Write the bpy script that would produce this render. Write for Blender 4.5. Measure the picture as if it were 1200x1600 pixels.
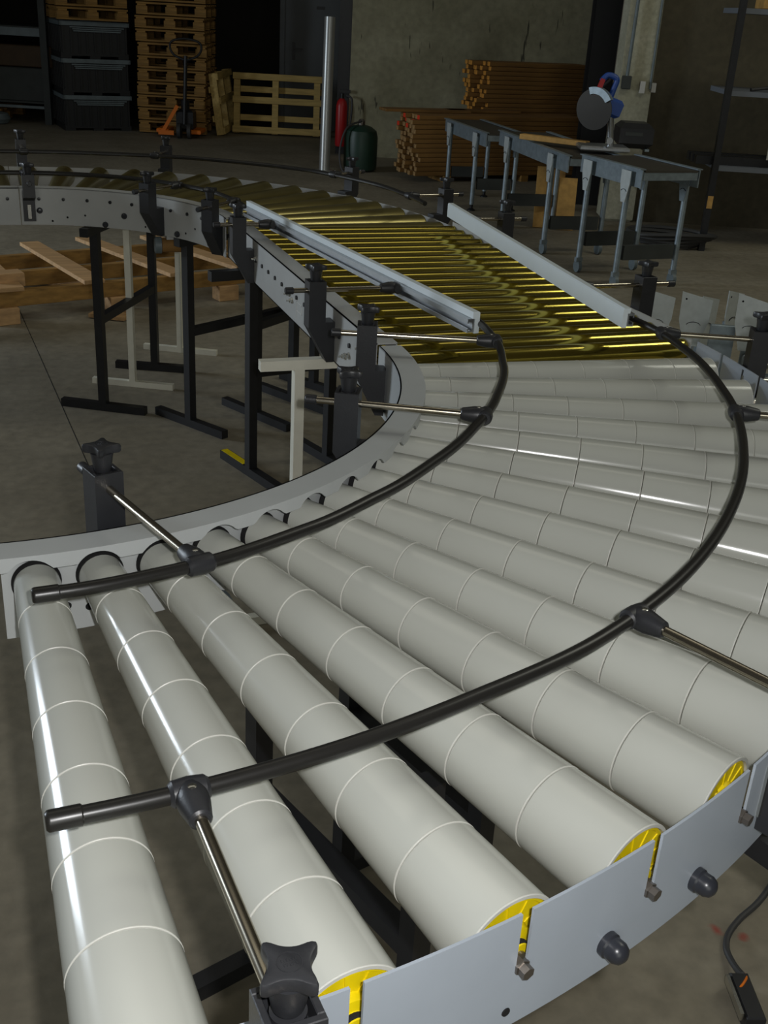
import bpy, math, random
from mathutils import Vector, Matrix
S = bpy.context.scene
for o in list(bpy.data.objects): bpy.data.objects.remove(o)
COL = S.collection
rnd = random.Random(7)
pi = math.pi
cos, sin = math.cos, math.sin
R_ = math.radians

# ------------------------------------------------------------------ camera
YAW, PITCH, ROLL = -0.3697, 0.4314, 0.0600
CAM = Vector((-0.009, -2.2344, 1.5719))
def cam_axes():
    f = Vector((0, cos(PITCH), -sin(PITCH))); rt = Vector((1, 0, 0)); up = rt.cross(f)
    c, s = cos(ROLL), sin(ROLL)
    r2 = c*rt + s*up; u2 = -s*rt + c*up
    Z = Matrix.Rotation(YAW, 3, 'Z')
    return Z@r2, Z@u2, Z@f
CR, CU, CF = cam_axes()
cd = bpy.data.cameras.new('camera'); cam = bpy.data.objects.new('camera', cd); COL.objects.link(cam)
cd.sensor_fit = 'HORIZONTAL'; cd.sensor_width = 36; cd.lens = 1724.69/1200*36
cd.clip_start = 0.02; cd.clip_end = 200
m3 = Matrix((CR, CU, -CF)).transposed()
cam.matrix_world = Matrix.Translation(CAM) @ m3.to_4x4()
S.camera = cam

# ------------------------------------------------------------------ light
S.view_settings.view_transform = 'Standard'; S.view_settings.look = 'None'
S.view_settings.gamma = 1; S.view_settings.use_curve_mapping = False
S.view_settings.exposure = 0.0
w = bpy.data.worlds.new('hall_ambience'); S.world = w; w.use_nodes = True
bgn = w.node_tree.nodes['Background']
bgn.inputs[0].default_value = (1.0, 0.94, 0.78, 1); bgn.inputs[1].default_value = 0.03

def light(name, typ, loc, energy, color=(1, 1, 1), target=None, **kw):
    d = bpy.data.lights.new(name, typ); d.energy = energy; d.color = color
    for k, v in kw.items(): setattr(d, k, v)
    o = bpy.data.objects.new(name, d); COL.objects.link(o); o.location = loc
    if target is not None:
        o.rotation_euler = (Vector(target)-Vector(loc)).to_track_quat('-Z', 'Y').to_euler()
    return o
# the camera's own flash, beside and a little above the lens
light('camera_flash', 'POINT', CAM + CR*0.05 + CU*0.03, 49, (1, 0.99, 0.985), shadow_soft_size=0.012)
# daylight: open gates behind and to the left, rooflights over the hall
light('daylight_rear_gate', 'AREA', (-1.0, -8.0, 2.6), 80, (0.97, 1.0, 0.93), (1.0, 2.0, 0.6), shape='RECTANGLE', size=4.5, size_y=3.6)
light('daylight_left_gate', 'AREA', (-6.4, 6.2, 2.0), 330, (0.80, 0.90, 1.0), (0, 0, 0.9), shape='RECTANGLE', size=1.9, size_y=2.2)
light('rooflight_right', 'AREA', (7.0, 0.2, 6.2), 120, (1.0, 1.0, 0.86), (7.0, 0.2, 0), shape='RECTANGLE', size=5.0, size_y=1.5)
light('rooflight_middle', 'AREA', (0.5, 2.5, 6.6), 26, (1.0, 0.95, 0.80), (0.5, 2.5, 0), shape='RECTANGLE', size=7.0, size_y=1.6)

# ------------------------------------------------------------------ materials
def srgb(r, g, b):
    f = lambda c: (c/255/12.92) if c/255 <= 0.04045 else ((c/255+0.055)/1.055)**2.4
    return (f(r), f(g), f(b), 1)
MATS = {}
def mat(name, col, rough=0.5, metal=0.0, var=0.0, scale=8.0, bump=0.0, bscale=60.0, stretch=None, col2=None, coat=0.0, spec=0.5):
    m = bpy.data.materials.new(name); m.use_nodes = True
    nt = m.node_tree; N = nt.nodes; L = nt.links
    b = N['Principled BSDF']
    b.inputs['Base Color'].default_value = col; b.inputs['Roughness'].default_value = rough
    b.inputs['Metallic'].default_value = metal
    b.inputs['Specular IOR Level'].default_value = spec
    if coat: b.inputs['Coat Weight'].default_value = coat; b.inputs['Coat Roughness'].default_value = 0.15
    tc = N.new('ShaderNodeTexCoord'); mp = N.new('ShaderNodeMapping'); L.new(tc.outputs['Object'], mp.inputs[0])
    if stretch: mp.inputs['Scale'].default_value = stretch
    if var > 0:
        n = N.new('ShaderNodeTexNoise'); n.inputs['Scale'].default_value = scale; n.inputs['Detail'].default_value = 5
        L.new(mp.outputs[0], n.inputs[0])
        r = N.new('ShaderNodeValToRGB'); L.new(n.outputs[0], r.inputs[0])
        c2 = col2 or tuple(c*(1-var) for c in col[:3])+(1,)
        r.color_ramp.elements[0].position = 0.32; r.color_ramp.elements[1].position = 0.68
        r.color_ramp.elements[0].color = c2; r.color_ramp.elements[1].color = col
        L.new(r.outputs[0], b.inputs['Base Color'])
    if bump > 0:
        n2 = N.new('ShaderNodeTexNoise'); n2.inputs['Scale'].default_value = bscale; n2.inputs['Detail'].default_value = 4
        L.new(mp.outputs[0], n2.inputs[0])
        bp = N.new('ShaderNodeBump'); bp.inputs['Strength'].default_value = bump; bp.inputs['Distance'].default_value = 0.004
        L.new(n2.outputs[0], bp.inputs['Height']); L.new(bp.outputs[0], b.inputs['Normal'])
    MATS[name] = m
    return m
M_pvc = mat('grey_pvc', srgb(190, 192, 184), 0.16, var=0.03, scale=6)
M_edge = mat('pvc_cut_edge_glint', srgb(208, 208, 200), 0.35)  # pale cut edge, its colour also carrying the flash caught on the rim
M_yellow = mat('yellow_plastic', srgb(238, 212, 8), 0.42, var=0.12, scale=30)
M_frame_in = mat('light_grey_paint', srgb(184, 188, 188), 0.40, var=0.05, scale=14, bump=0.03, bscale=220)
M_blade = mat('blade_steel', srgb(58, 56, 52), 0.45, 0.5)
M_stanch = mat('stanchion_black', srgb(15, 15, 15), 0.7)
M_frame = mat('blue_grey_paint', srgb(165, 174, 184), 0.42, var=0.05, scale=14, bump=0.03, bscale=220)
M_frame2 = mat('grey_paint', srgb(178, 180, 178), 0.40, var=0.08, scale=10, bump=0.03, bscale=220)
M_black = mat('black_plastic', srgb(42, 43, 46), 0.42, var=0.15, scale=40, bump=0.06, bscale=300)
M_tube = mat('black_guide_plastic', srgb(34, 33, 31), 0.33, var=0.15, scale=25)
M_nut = mat('black_cap_plastic', srgb(44, 46, 52), 0.3)
M_steel = mat('stainless_steel', srgb(190, 182, 165), 0.22, 1.0, var=0.12, scale=30, stretch=(1, 1, 1))
M_darksteel = mat('dark_steel', srgb(128, 122, 116), 0.38, 0.85)
M_bolt = mat('bright_bolt', srgb(205, 205, 200), 0.25, 1.0)
M_hole = mat('hole_dark', srgb(14, 14, 15), 0.9)
M_zinc = mat('yellow_zinc', srgb(204, 186, 88), 0.15, 1.0, var=0.2, scale=3, col2=srgb(172, 156, 74))
M_zinc2 = mat('dull_zinc', srgb(158, 146, 92), 0.30, 0.85, var=0.2, scale=4)
M_white = mat('white_plastic', srgb(222, 232, 236), 0.38, var=0.03, scale=20)
M_alu = mat('aluminium', srgb(180, 183, 185), 0.35, 0.9, var=0.1, scale=30)
M_blackpaint = mat('black_paint', srgb(33, 34, 37), 0.4, var=0.25, scale=25)
M_whitepaint = mat('cream_paint', srgb(232, 230, 214), 0.45, var=0.1, scale=20)
M_wood = mat('pale_wood', srgb(204, 164, 116), 0.7, var=0.35, scale=3, stretch=(1.2, 14, 14), bump=0.2, bscale=6)
M_wood2 = mat('pallet_wood', srgb(168, 128, 66), 0.75, var=0.45, scale=3, stretch=(1.5, 12, 12), bump=0.2, bscale=6)
M_wood3 = mat('new_pallet_wood', srgb(212, 182, 112), 0.75, var=0.3, scale=3, stretch=(1.5, 12, 12), bump=0.2, bscale=6)
M_lumber = mat('sawn_timber', srgb(146, 108, 56), 0.8, var=0.45, scale=2, stretch=(1, 10, 10), bump=0.2, bscale=6)
M_lumend = mat('timber_end_grain', srgb(215, 150, 60), 0.8, var=0.35, scale=20)
M_lumend2 = mat('timber_end_pale', srgb(176, 140, 90), 0.8, var=0.4, scale=20)
M_red = mat('red_marking_paint', srgb(222, 62, 30), 0.6)
M_galv = mat('galvanised_steel', srgb(156, 170, 178), 0.42, 0.55, var=0.25, scale=25)
M_galv2 = mat('bright_galvanised_plate', srgb(206, 214, 214), 0.45, 0.35, var=0.12, scale=30)
M_belt = mat('dark_table_top', srgb(66, 62, 54), 0.6, var=0.15)
M_crate = mat('dark_crate_plastic', srgb(30, 32, 34), 0.5, var=0.2)
M_rim = mat('grey_crate_rim', srgb(110, 122, 126), 0.5, var=0.25, scale=12)
M_orange = mat('orange_paint', srgb(226, 118, 22), 0.45)
M_door = mat('grey_door_paint', srgb(92, 96, 98), 0.55, var=0.06)
M_darkwall = mat('dark_wall', srgb(28, 26, 22), 0.9, var=0.3, scale=2)
M_green = mat('dark_green_paint', srgb(34, 62, 50), 0.45, var=0.2)
M_redpaint = mat('red_paint', srgb(170, 26, 30), 0.4)
M_blue = mat('blue_plastic', srgb(36, 74, 150), 0.4)
M_cable = mat('dark_grey_rubber', srgb(58, 58, 58), 0.6)
M_osb = mat('yellow_board', srgb(205, 160, 88), 0.75, var=0.3, scale=18)
M_pole = mat('light_steel_tube', srgb(176, 178, 176), 0.35, 0.6, var=0.08)
M_shelf = mat('pale_shelf_steel', srgb(110, 116, 124), 0.5)
M_brown = mat('brown_panel', srgb(72, 54, 32), 0.7, var=0.2)
M_greyboard = mat('grey_sheet', srgb(62, 66, 64), 0.7, var=0.2)
M_lens = mat('silver_label', srgb(200, 200, 195), 0.4)

def concrete(name, c1, c2, c3, sc, joint=False, pit=False):
    m = bpy.data.materials.new(name); m.use_nodes = True
    nt = m.node_tree; N = nt.nodes; L = nt.links; b = N['Principled BSDF']
    tc = N.new('ShaderNodeTexCoord')
    n1 = N.new('ShaderNodeTexNoise'); n1.inputs['Scale'].default_value = sc; n1.inputs['Detail'].default_value = 8; n1.inputs['Roughness'].default_value = 0.65
    L.new(tc.outputs['Object'], n1.inputs[0])
    r = N.new('ShaderNodeValToRGB'); L.new(n1.outputs[0], r.inputs[0])
    e = r.color_ramp.elements; e[0].position = 0.3; e[0].color = c1; e[1].position = 0.7; e[1].color = c3
    x = e.new(0.5); x.color = c2
    n2 = N.new('ShaderNodeTexNoise'); n2.inputs['Scale'].default_value = sc*14; n2.inputs['Detail'].default_value = 4
    L.new(tc.outputs['Object'], n2.inputs[0])
    mx = N.new('ShaderNodeMix'); mx.data_type = 'RGBA'; mx.blend_type = 'OVERLAY'; mx.inputs[0].default_value = 0.35
    L.new(r.outputs[0], mx.inputs[6]); L.new(n2.outputs[0], mx.inputs[7])
    out = mx.outputs[2]
    if pit:
        v = N.new('ShaderNodeTexNoise'); v.inputs['Scale'].default_value = 3.2; v.inputs['Detail'].default_value = 2
        mp = N.new('ShaderNodeMapping'); mp.inputs['Scale'].default_value = (6.5, 6.5, 0.9)
        L.new(tc.outputs['Object'], mp.inputs[0]); L.new(mp.outputs[0], v.inputs[0])
        r2 = N.new('ShaderNodeValToRGB'); L.new(v.outputs[0], r2.inputs[0])
        r2.color_ramp.elements[0].position = 0.69; r2.color_ramp.elements[0].color = (0, 0, 0, 1)
        r2.color_ramp.elements[1].position = 0.72; r2.color_ramp.elements[1].color = (1, 1, 1, 1)
        m2 = N.new('ShaderNodeMix'); m2.data_type = 'RGBA'; L.new(r2.outputs[0], m2.inputs[0])
        L.new(out, m2.inputs[6]); m2.inputs[7].default_value = tuple(c*0.3 for c in c1[:3])+(1,)
        out = m2.outputs[2]
    if joint:
        # chalk mark on the concrete: a small red smear of its own
        def blob(cx, cy, rad, col, src, fac):
            d = N.new('ShaderNodeVectorMath'); d.operation = 'DISTANCE'
            nn = N.new('ShaderNodeTexNoise'); nn.inputs['Scale'].default_value = 30; L.new(tc.outputs['Object'], nn.inputs[0])
            L.new(tc.outputs['Object'], d.inputs[0]); d.inputs[1].default_value = (cx, cy, 0)
            a = N.new('ShaderNodeMath'); a.operation = 'MULTIPLY_ADD'; L.new(nn.outputs[0], a.inputs[0]); a.inputs[1].default_value = rad*1.6
            L.new(d.outputs['Value'], a.inputs[2])
            mr = N.new('ShaderNodeMapRange'); L.new(a.outputs[0], mr.inputs[0])
            mr.inputs[1].default_value = rad*1.5; mr.inputs[2].default_value = rad*0.9; mr.inputs[3].default_value = 0; mr.inputs[4].default_value = fac
            mm = N.new('ShaderNodeMix'); mm.data_type = 'RGBA'; L.new(mr.outputs[0], mm.inputs[0]); L.new(src, mm.inputs[6]); mm.inputs[7].default_value = col
            return mm.outputs[2]
        out = blob(1.205, -0.99, 0.022, srgb(150, 60, 48), out, 0.8)
        out = blob(1.245, -1.02, 0.018, srgb(150, 60, 48), out, 0.7)
        out = blob(0.25, 3.0, 0.05, srgb(140, 135, 125), out, 0.4)
    L.new(out, b.inputs['Base Color']); b.inputs['Roughness'].default_value = 0.75
    bp = N.new('ShaderNodeBump'); bp.inputs['Strength'].default_value = 0.25; bp.inputs['Distance'].default_value = 0.006
    L.new(n2.outputs[0], bp.inputs['Height']); L.new(bp.outputs[0], b.inputs['Normal'])
    return m
M_floor = concrete('floor_concrete', srgb(118, 111, 94), srgb(132, 125, 108), srgb(146, 139, 122), 1.6, joint=True)
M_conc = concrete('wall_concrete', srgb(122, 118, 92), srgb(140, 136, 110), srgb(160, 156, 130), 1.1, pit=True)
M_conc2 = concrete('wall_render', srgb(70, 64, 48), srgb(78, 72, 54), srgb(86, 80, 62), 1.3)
M_pillar = concrete('pillar_concrete', srgb(150, 148, 126), srgb(168, 166, 144), srgb(186, 184, 164), 2.5)

# ------------------------------------------------------------------ mesh helpers
class MB:
    def __init__(s): s.v = []; s.f = []; s.m = []; s.cur = 0
    def add(s, vs, fs):
        b = len(s.v); s.v += [tuple(p) for p in vs]; s.f += [tuple(b+i for i in f) for f in fs]; s.m += [s.cur]*len(fs); return s
    def mat(s, i): s.cur = i; return s
    def box(s, c, d, rot=None, bev=0.0):
        c = Vector(c); x, y, z = d[0]/2, d[1]/2, d[2]/2
        if bev <= 0:
            P = [Vector((a*x, b*y, e*z)) for a in (-1, 1) for b in (-1, 1) for e in (-1, 1)]
            F = [(0, 1, 3, 2), (4, 6, 7, 5), (0, 4, 5, 1), (2, 3, 7, 6), (0, 2, 6, 4), (1, 5, 7, 3)]
        else:
            bev = min(bev, x*.9, y*.9, z*.9)
            P = []; F = []
            def ringxy(zz, i): return [Vector((sx*(x-i if k == 0 else x-i), sy*(y-i), zz)) for k, (sx, sy) in enumerate(((-1, -1), (1, -1), (1, 1), (-1, 1)))]
            rings = [ringxy(-z, bev), ringxy(-z+bev, 0), ringxy(z-bev, 0), ringxy(z, bev)]
            for r in rings: P += r
            F = [(3, 2, 1, 0), (12, 13, 14, 15)]
            for k in range(3):
                for j in range(4):
                    a = 4*k+j; b2 = 4*k+(j+1) % 4; F.append((a, b2, b2+4, a+4))
        if rot is not None: P = [rot@p for p in P]
        return s.add([p+c for p in P], F)
    def bar(s, a, b, wd, ht, up=(0, 0, 1), bev=0.0):
        a = Vector(a); b = Vector(b); x = (b-a); L = x.length; x.normalize(); u = Vector(up)
        y = u.cross(x)
        if y.length < 1e-4: y = Vector((0, 1, 0)).cross(x)
        y.normalize(); z = x.cross(y)
        return s.box((a+b)/2, (L, wd, ht), Matrix((x, y, z)).transposed(), bev)
    def lathe(s, prof, o, ax, n=24, cap0=True, cap1=True, ref=None):
        o = Vector(o); ax = Vector(ax).normalized()
        t = Vector(ref) if ref else (Vector((0, 0, 1)) if abs(ax.z) < .9 else Vector((1, 0, 0)))
        u = (t-ax*t.dot(ax)).normalized(); w2 = ax.cross(u)
        V = []; F = []
        for (r, h) in prof:
            for k in range(n):
                a = 2*pi*k/n; V.append(o+ax*h+(u*cos(a)+w2*sin(a))*r)
        for i in range(len(prof)-1):
            for k in range(n):
                F.append((i*n+k, i*n+(k+1) % n, (i+1)*n+(k+1) % n, (i+1)*n+k))
        if cap0: F.append(tuple(reversed(range(n))))
        if cap1: F.append(tuple((len(prof)-1)*n+k for k in range(n)))
        return s.add(V, F)
    def cyl(s, a, b, r, r2=None, n=16):
        a = Vector(a); b = Vector(b); return s.lathe([(r, 0), (r if r2 is None else r2, (b-a).length)], a, b-a, n)
    def tube(s, pts, r, n=10, caps=True):
        pts = [Vector(p) for p in pts]; V = []; F = []; pu = None
        for i, p in enumerate(pts):
            t = (pts[min(i+1, len(pts)-1)]-pts[max(i-1, 0)]).normalized()
            if pu is None:
                pu = Vector((0, 0, 1)) if abs(t.z) < .95 else Vector((1, 0, 0))
            u = (pu-t*pu.dot(t)).normalized(); w2 = t.cross(u); pu = u
            for k in range(n):
                a = 2*pi*k/n; V.append(p+(u*cos(a)+w2*sin(a))*r)
        for i in range(len(pts)-1):
            for k in range(n): F.append((i*n+k, i*n+(k+1) % n, (i+1)*n+(k+1) % n, (i+1)*n+k))
        if caps: F.append(tuple(reversed(range(n)))); F.append(tuple((len(pts)-1)*n+k for k in range(n)))
        return s.add(V, F)
    def prism(s, poly, a, b, fn):
        """poly: 2D points; fn(p, t) -> 3D, extruded between t=a and t=b"""
        n = len(poly); V = [fn(p, a) for p in poly]+[fn(p, b) for p in poly]
        F = [tuple(reversed(range(n))), tuple(range(n, 2*n))]+[(k, (k+1) % n, n+(k+1) % n, n+k) for k in range(n)]
        return s.add(V, F)
    def shell(s, us, zs, P, mask=None):
        """us x zs grid; P(u, z, side) -> 3D; side 0/1 = the two faces; zs may be a function of u"""
        nu = len(us); Z = [zs(u) if callable(zs) else zs for u in us]; nz = len(Z[0])
        V = [P(us[i], Z[i][j], sd) for sd in (0, 1) for i in range(nu) for j in range(nz)]
        idx = lambda sd, i, j: sd*nu*nz+i*nz+j
        ok = lambda i, j: 0 <= i < nu-1 and 0 <= j < nz-1 and (mask is None or mask((us[i]+us[i+1])/2, (Z[i][j]+Z[i][j+1]+Z[i+1][j]+Z[i+1][j+1])/4))
        F = []
        for i in range(nu-1):
            for j in range(nz-1):
                if not ok(i, j): continue
                F.append((idx(0, i, j), idx(0, i, j+1), idx(0, i+1, j+1), idx(0, i+1, j)))
                F.append((idx(1, i, j), idx(1, i+1, j), idx(1, i+1, j+1), idx(1, i, j+1)))
                if not ok(i-1, j): F.append((idx(0, i, j), idx(1, i, j), idx(1, i, j+1), idx(0, i, j+1)))
                if not ok(i+1, j): F.append((idx(0, i+1, j), idx(0, i+1, j+1), idx(1, i+1, j+1), idx(1, i+1, j)))
                if not ok(i, j-1): F.append((idx(0, i, j), idx(0, i+1, j), idx(1, i+1, j), idx(1, i, j)))
                if not ok(i, j+1): F.append((idx(0, i, j+1), idx(1, i, j+1), idx(1, i+1, j+1), idx(0, i+1, j+1)))
        used = sorted({k for f in F for k in f}); mp = {k: n for n, k in enumerate(used)}
        return s.add([V[k] for k in used], [tuple(mp[k] for k in f) for f in F])
    def mesh(s, name, mats, smooth=True, ang=35):
        me = bpy.data.meshes.new(name); me.from_pydata(s.v, [], s.f)
        for m in (mats if isinstance(mats, (list, tuple)) else [mats]): me.materials.append(m)
        me.polygons.foreach_set('material_index', s.m)
        me.update()
        import bmesh
        bm = bmesh.new(); bm.from_mesh(me); bmesh.ops.recalc_face_normals(bm, faces=bm.faces); bm.to_mesh(me); bm.free()
        if smooth:
            me.polygons.foreach_set('use_smooth', [True]*len(me.polygons))
            me.set_sharp_from_angle(angle=R_(ang))
        return me
    def build(s, name, mats, parent=None, world=True, smooth=True, ang=35):
        me = s.mesh(name, mats, smooth, ang)
        o = bpy.data.objects.new(name, me); COL.objects.link(o)
        if parent is not None:
            o.parent = parent
            if world: me.transform(world_of(parent).inverted())
        return o
def world_of(o):
    m = Matrix.LocRotScale(o.location, o.rotation_euler, o.scale)
    return (world_of(o.parent) @ m) if o.parent else m
def link_mesh(name, me, parent, loc=(0, 0, 0), rot=(0, 0, 0)):
    o = bpy.data.objects.new(name, me); COL.objects.link(o); o.location = loc; o.rotation_euler = rot
    if parent: o.parent = parent
    return o
def tag(o, label=None, cat=None, group=None, kind=None):
    for k, v in (('label', label), ('category', cat), ('group', group), ('kind', kind)):
        if v: o[k] = v
    return o
def thing(name, label, cat, loc=(0, 0, 0), rotz=0.0, group=None):
    o = bpy.data.objects.new(name, None); COL.objects.link(o); o.location = loc; o.rotation_euler = (0, 0, rotz)
    o.empty_display_size = .05
    return tag(o, label, cat, group)
def dup(root, loc=None, rotz=None, label=None, group=None):
    def rec(o, par):
        c = o.copy(); COL.objects.link(c)
        if par: c.parent = par
        for ch in kids.get(o, ()): rec(ch, c)
        return c
    kids = {}
    for ch in root.children_recursive: kids.setdefault(ch.parent, []).append(ch)
    r = rec(root, None)
    if loc is not None: r.location = loc
    if rotz is not None: r.rotation_euler[2] = rotz
    if label: r['label'] = label
    if group: r['group'] = group
    return r
def structure(o): o['kind'] = 'structure'; return o
lin = lambda a, b, n: [a+(b-a)*k/(n-1) for k in range(n)]

# background frame: u right, v forward on the floor, as the hall's rear walls run
UU = Vector((0.93244, -0.36133, 0)); VV = Vector((0.36133, 0.93244, 0)); OO = Vector((-0.009, -2.2344, 0))
AZ = math.atan2(UU.y, UU.x)
def bg(u, v, z=0.0): return OO+UU*u+VV*v+Vector((0, 0, z))
RB = Matrix.Rotation(AZ, 3, 'Z')

# ================================================================== setting
H = 0.851            # height of the carrying surface
fl = MB().box((3, 4, -0.06), (44, 40, 0.12)).build('floor', M_floor, smooth=False); structure(fl)
jt = MB(); prev = None
jpts = [(0.10, 5.6), (0.19, 4.2), (0.216, 3.335), (0.262, 2.5), (0.312, 1.743), (0.36, 0.9), (0.40, -0.2)]
jt.prism([(-.0016, 0), (.0016, 0), (.0016, .0006), (-.0016, .0006)], 0, 1, lambda p, t: Vector((0.1+p[0]+0.31*t, 5.6-5.9*t, p[1])))
o = jt.build('floor_joint', M_hole, fl, smooth=False)
# rear bay, concrete wall, right wall
structure(MB().box(bg(-4.9, 15.45, 2.2), (8.8, .2, 4.4), RB).build('wall_back', M_darkwall, smooth=False))
structure(MB().box(bg(0.72, 13.0, 2.2), (2.75, .2, 4.4), RB).build('wall_rear', M_conc, smooth=False))
structure(MB().box(bg(-.56, 14.25, 2.2), (.2, 2.4, 4.4), RB).build('wall_return', M_conc, smooth=False))
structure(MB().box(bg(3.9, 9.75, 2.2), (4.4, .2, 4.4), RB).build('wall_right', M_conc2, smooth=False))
structure(MB().box(bg(-4.6, 13.9, 3.3), (8.2, 3.2, .2), RB).build('added_bay_ceiling', M_darkwall, smooth=False))  # unseen slab added above the rear bay to keep it dark
# steel stanchion beside the door: H-section
def hsec(name, u, v, wd, dp, t, h, m):
    b = MB()
    b.box(bg(u, v-dp/2, h/2), (wd, t, h), RB).box(bg(u, v+dp/2, h/2), (wd, t, h), RB).box(bg(u, v, h/2), (t, dp, h), RB)
    return b.build(name, m, smooth=False)
structure(hsec('trim_1', -.72, 13.1, .15, .16, .016, 4.2, M_blackpaint))
structure(hsec('trim_2', 1.66, 10.5, .22, .24, .02, 4.2, M_stanch))
pl = MB().box(bg(1.82, 9.72, 2.2), (.26, .3, 4.4), RB, .02).build('trim_3', M_pillar, smooth=False); structure(pl)
# door
d = bpy.data.objects.new('door_1', None); COL.objects.link(d); d.location = bg(-1.24, 15.33, 0); d.rotation_euler = (0, 0, AZ); structure(d)
MB().box((0, 0, 1.05), (.78, .05, 2.1), bev=.004).build('door_leaf', M_door, d, False)
MB().box((-.42, 0, 1.07), (.06, .09, 2.14)).box((.42, 0, 1.07), (.06, .09, 2.14)).box((0, 0, 2.16), (.9, .09, .06)).build('door_frame', M_door, d, False)
MB().box((-.27, -.035, .95), (.035, .012, .2), bev=.003).cyl((-.27, -.04, .98), (-.27, -.075, .98), .009).bar((-.27, -.075, .98), (-.15, -.075, .98), .016, .016).build('door_handle', M_blackpaint, d, False)
MB().box((.06, -.03, 1.47), (.1, .006, .035)).build('door_plate', M_blackpaint, d, False)

# ================================================================== near curved conveyor
TH0, DTH, NR = -1.533, 0.1043, 15
AL, AA, TILT = 0.0308, -0.1724, -0.0109
RWEB, RFL, RO = 0.8193, 0.8668, 1.6510
ZT, ZP = 0.884, 0.858
TA_ = math.tan(AL)
def rad_at(s): return TA_*(s-AA)
def zc_at(s): return H-rad_at(s)+TILT*(s-1.15)
conv = thing('curved_conveyor', 'near curved roller conveyor with light grey plastic sleeved rollers', 'conveyor', (0.9, -0.8, 0))
# outer side plate with open slots for the axles
us = []
slots = [TH0+DTH*i for i in range(NR)]
hw = 0.0065/RO
a0, a1 = TH0-0.045, TH0+DTH*(NR-1)+0.06
cuts = sorted(set([a0, a1]+[s-.0055-hw for s in slots]+[s-.0055+hw for s in slots]))
for k in range(len(cuts)-1):
    n = max(1, int((cuts[k+1]-cuts[k])/0.012)); us += [cuts[k]+(cuts[k+1]-cuts[k])*q/n for q in range(n)]
us.append(cuts[-1])
def arcP(c, R0, R1):
    return lambda u, z, sd: Vector((c[0]+(R1 if sd else R0)*cos(u), c[1]+(R1 if sd else R0)*sin(u), z))
ZPB = 0.722
slots_p = [q-.0055 for q in slots]
inslot = lambda u: any(abs(u-s) < hw*0.98 for s in slots_p)
MB().shell(us, [ZPB, 0.788, ZP], arcP((0, 0), RO-.003, RO), lambda u, z: not (z > .788 and inslot(u))).build('outer_side_plate', M_frame, conv, ang=40)
# inner frame: web, top flange, lip notched over every roller
ust = lin(TH0-0.055, TH0+DTH*(NR-1)+0.055, 260)
b = MB()
b.shell(ust[::3]+[ust[-1]], [0.735, ZT], arcP((0, 0), RWEB-.003, RWEB))
b.shell(ust[::3]+[ust[-1]], [RWEB-.003, RFL], lambda u, r, sd: Vector((r*cos(u), r*sin(u), ZT-(.003 if sd else 0))))
def lipz(u):
    bot = 0.8625
    th = min(slots, key=lambda s: abs(s-.011-u)); dx = abs(u-th+.011)*RFL/.032
    if dx < 1: bot = max(bot, .850+.0275*math.sqrt(1-dx*dx))
    return [bot, ZT-.002]
b.shell(ust, lipz, arcP((0, 0), RFL-.003, RFL))
b.build('inner_frame', M_frame_in, conv, ang=40)
# one roller built along local +X (radial), then instanced with shared meshes
P0, P1 = 0.832, 1.622
seams = [0.832]+[0.9361+.115*k for k in range(6)]+[1.6235]
BE = math.atan(-TA_+TILT)
core = MB().cyl((0.8235, 0, zc_at(.826)), (1.645, 0, zc_at(1.645)), .0055, n=6).cyl((.84, 0, zc_at(.84)), (1.605, 0, zc_at(1.605)), .026, n=20).mesh('roller', M_darksteel)
sl_me = []
for k in range(7):
    s0, s1 = seams[k]+.0004, seams[k+1]-.0004
    A = Vector((s0, 0, zc_at(s0))); Bq = Vector((s1, 0, zc_at(s1))); L = (Bq-A).length
    r0, r1 = rad_at(s0), rad_at(s1)
    sb = MB().lathe([(r0-.0015, 0), (r0, .0010), (r1, L-.0018)], A, Bq-A, 56, cap0=True, cap1=False)
    sb.mat(1)
    sb.lathe([(r1, L-.0018), (r1+.00035, L-.0014), (r1+.00035, L-.0005), (r1-.0003, L), (r1-.004, L)], A, Bq-A, 56, False, k < 6)
    if k == 6:
        sb.lathe([(r1-.004, L), (r1-.0045, L-.012)], A, Bq-A, 56, False, False)
    sl_me.append(sb.mesh('sleeve', [M_pvc, M_edge], ang=30))
A = Vector((1.6235, 0, zc_at(1.6235))); axd = Vector((cos(BE), 0, sin(BE)))
capm = MB().lathe([(.0505, -.010), (.0505, -.0035), (.047, -.003), (.046, -.0045), (.024, -.0045), (.0225, .004), (.013, .006), (.012, .014)], A, axd, 40)
for k in range(12):
    a = 2*pi*k/12+.1
    u0 = Vector((-sin(BE), 0, cos(BE))); v0 = axd.cross(u0); dr = u0*cos(a)+v0*sin(a)
    capm.bar(A+dr*.024-axd*.0042, A+dr*.0462-axd*.0042, .0022, .0018, up=axd)
capm = capm.mesh('end_cap', M_yellow, ang=30)
hexm = MB().lathe([(.0085, .024), (.0085, .034)], A-axd*.004, axd, 6).cyl(A+axd*.0125, A+axd*.038, .0068, n=6).mesh('axle_end', M_darksteel, ang=20)
inm = MB().lathe([(.006, 0), (.0335, 0), (.0335, .004), (.0315, .008), (.006, .008)], Vector((.8255, 0, zc_at(.8255))), (1, 0, -AL), 36).mesh('gap_shade_disc', M_hole)  # black disc painting in the dark gap between roller end and web
ringm = MB().lathe([(.0128, .0065), (.0138, .0085), (.0138, .0105), (.0128, .0125)], A, axd, 24).mesh('seal_ring', M_hole)
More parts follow.
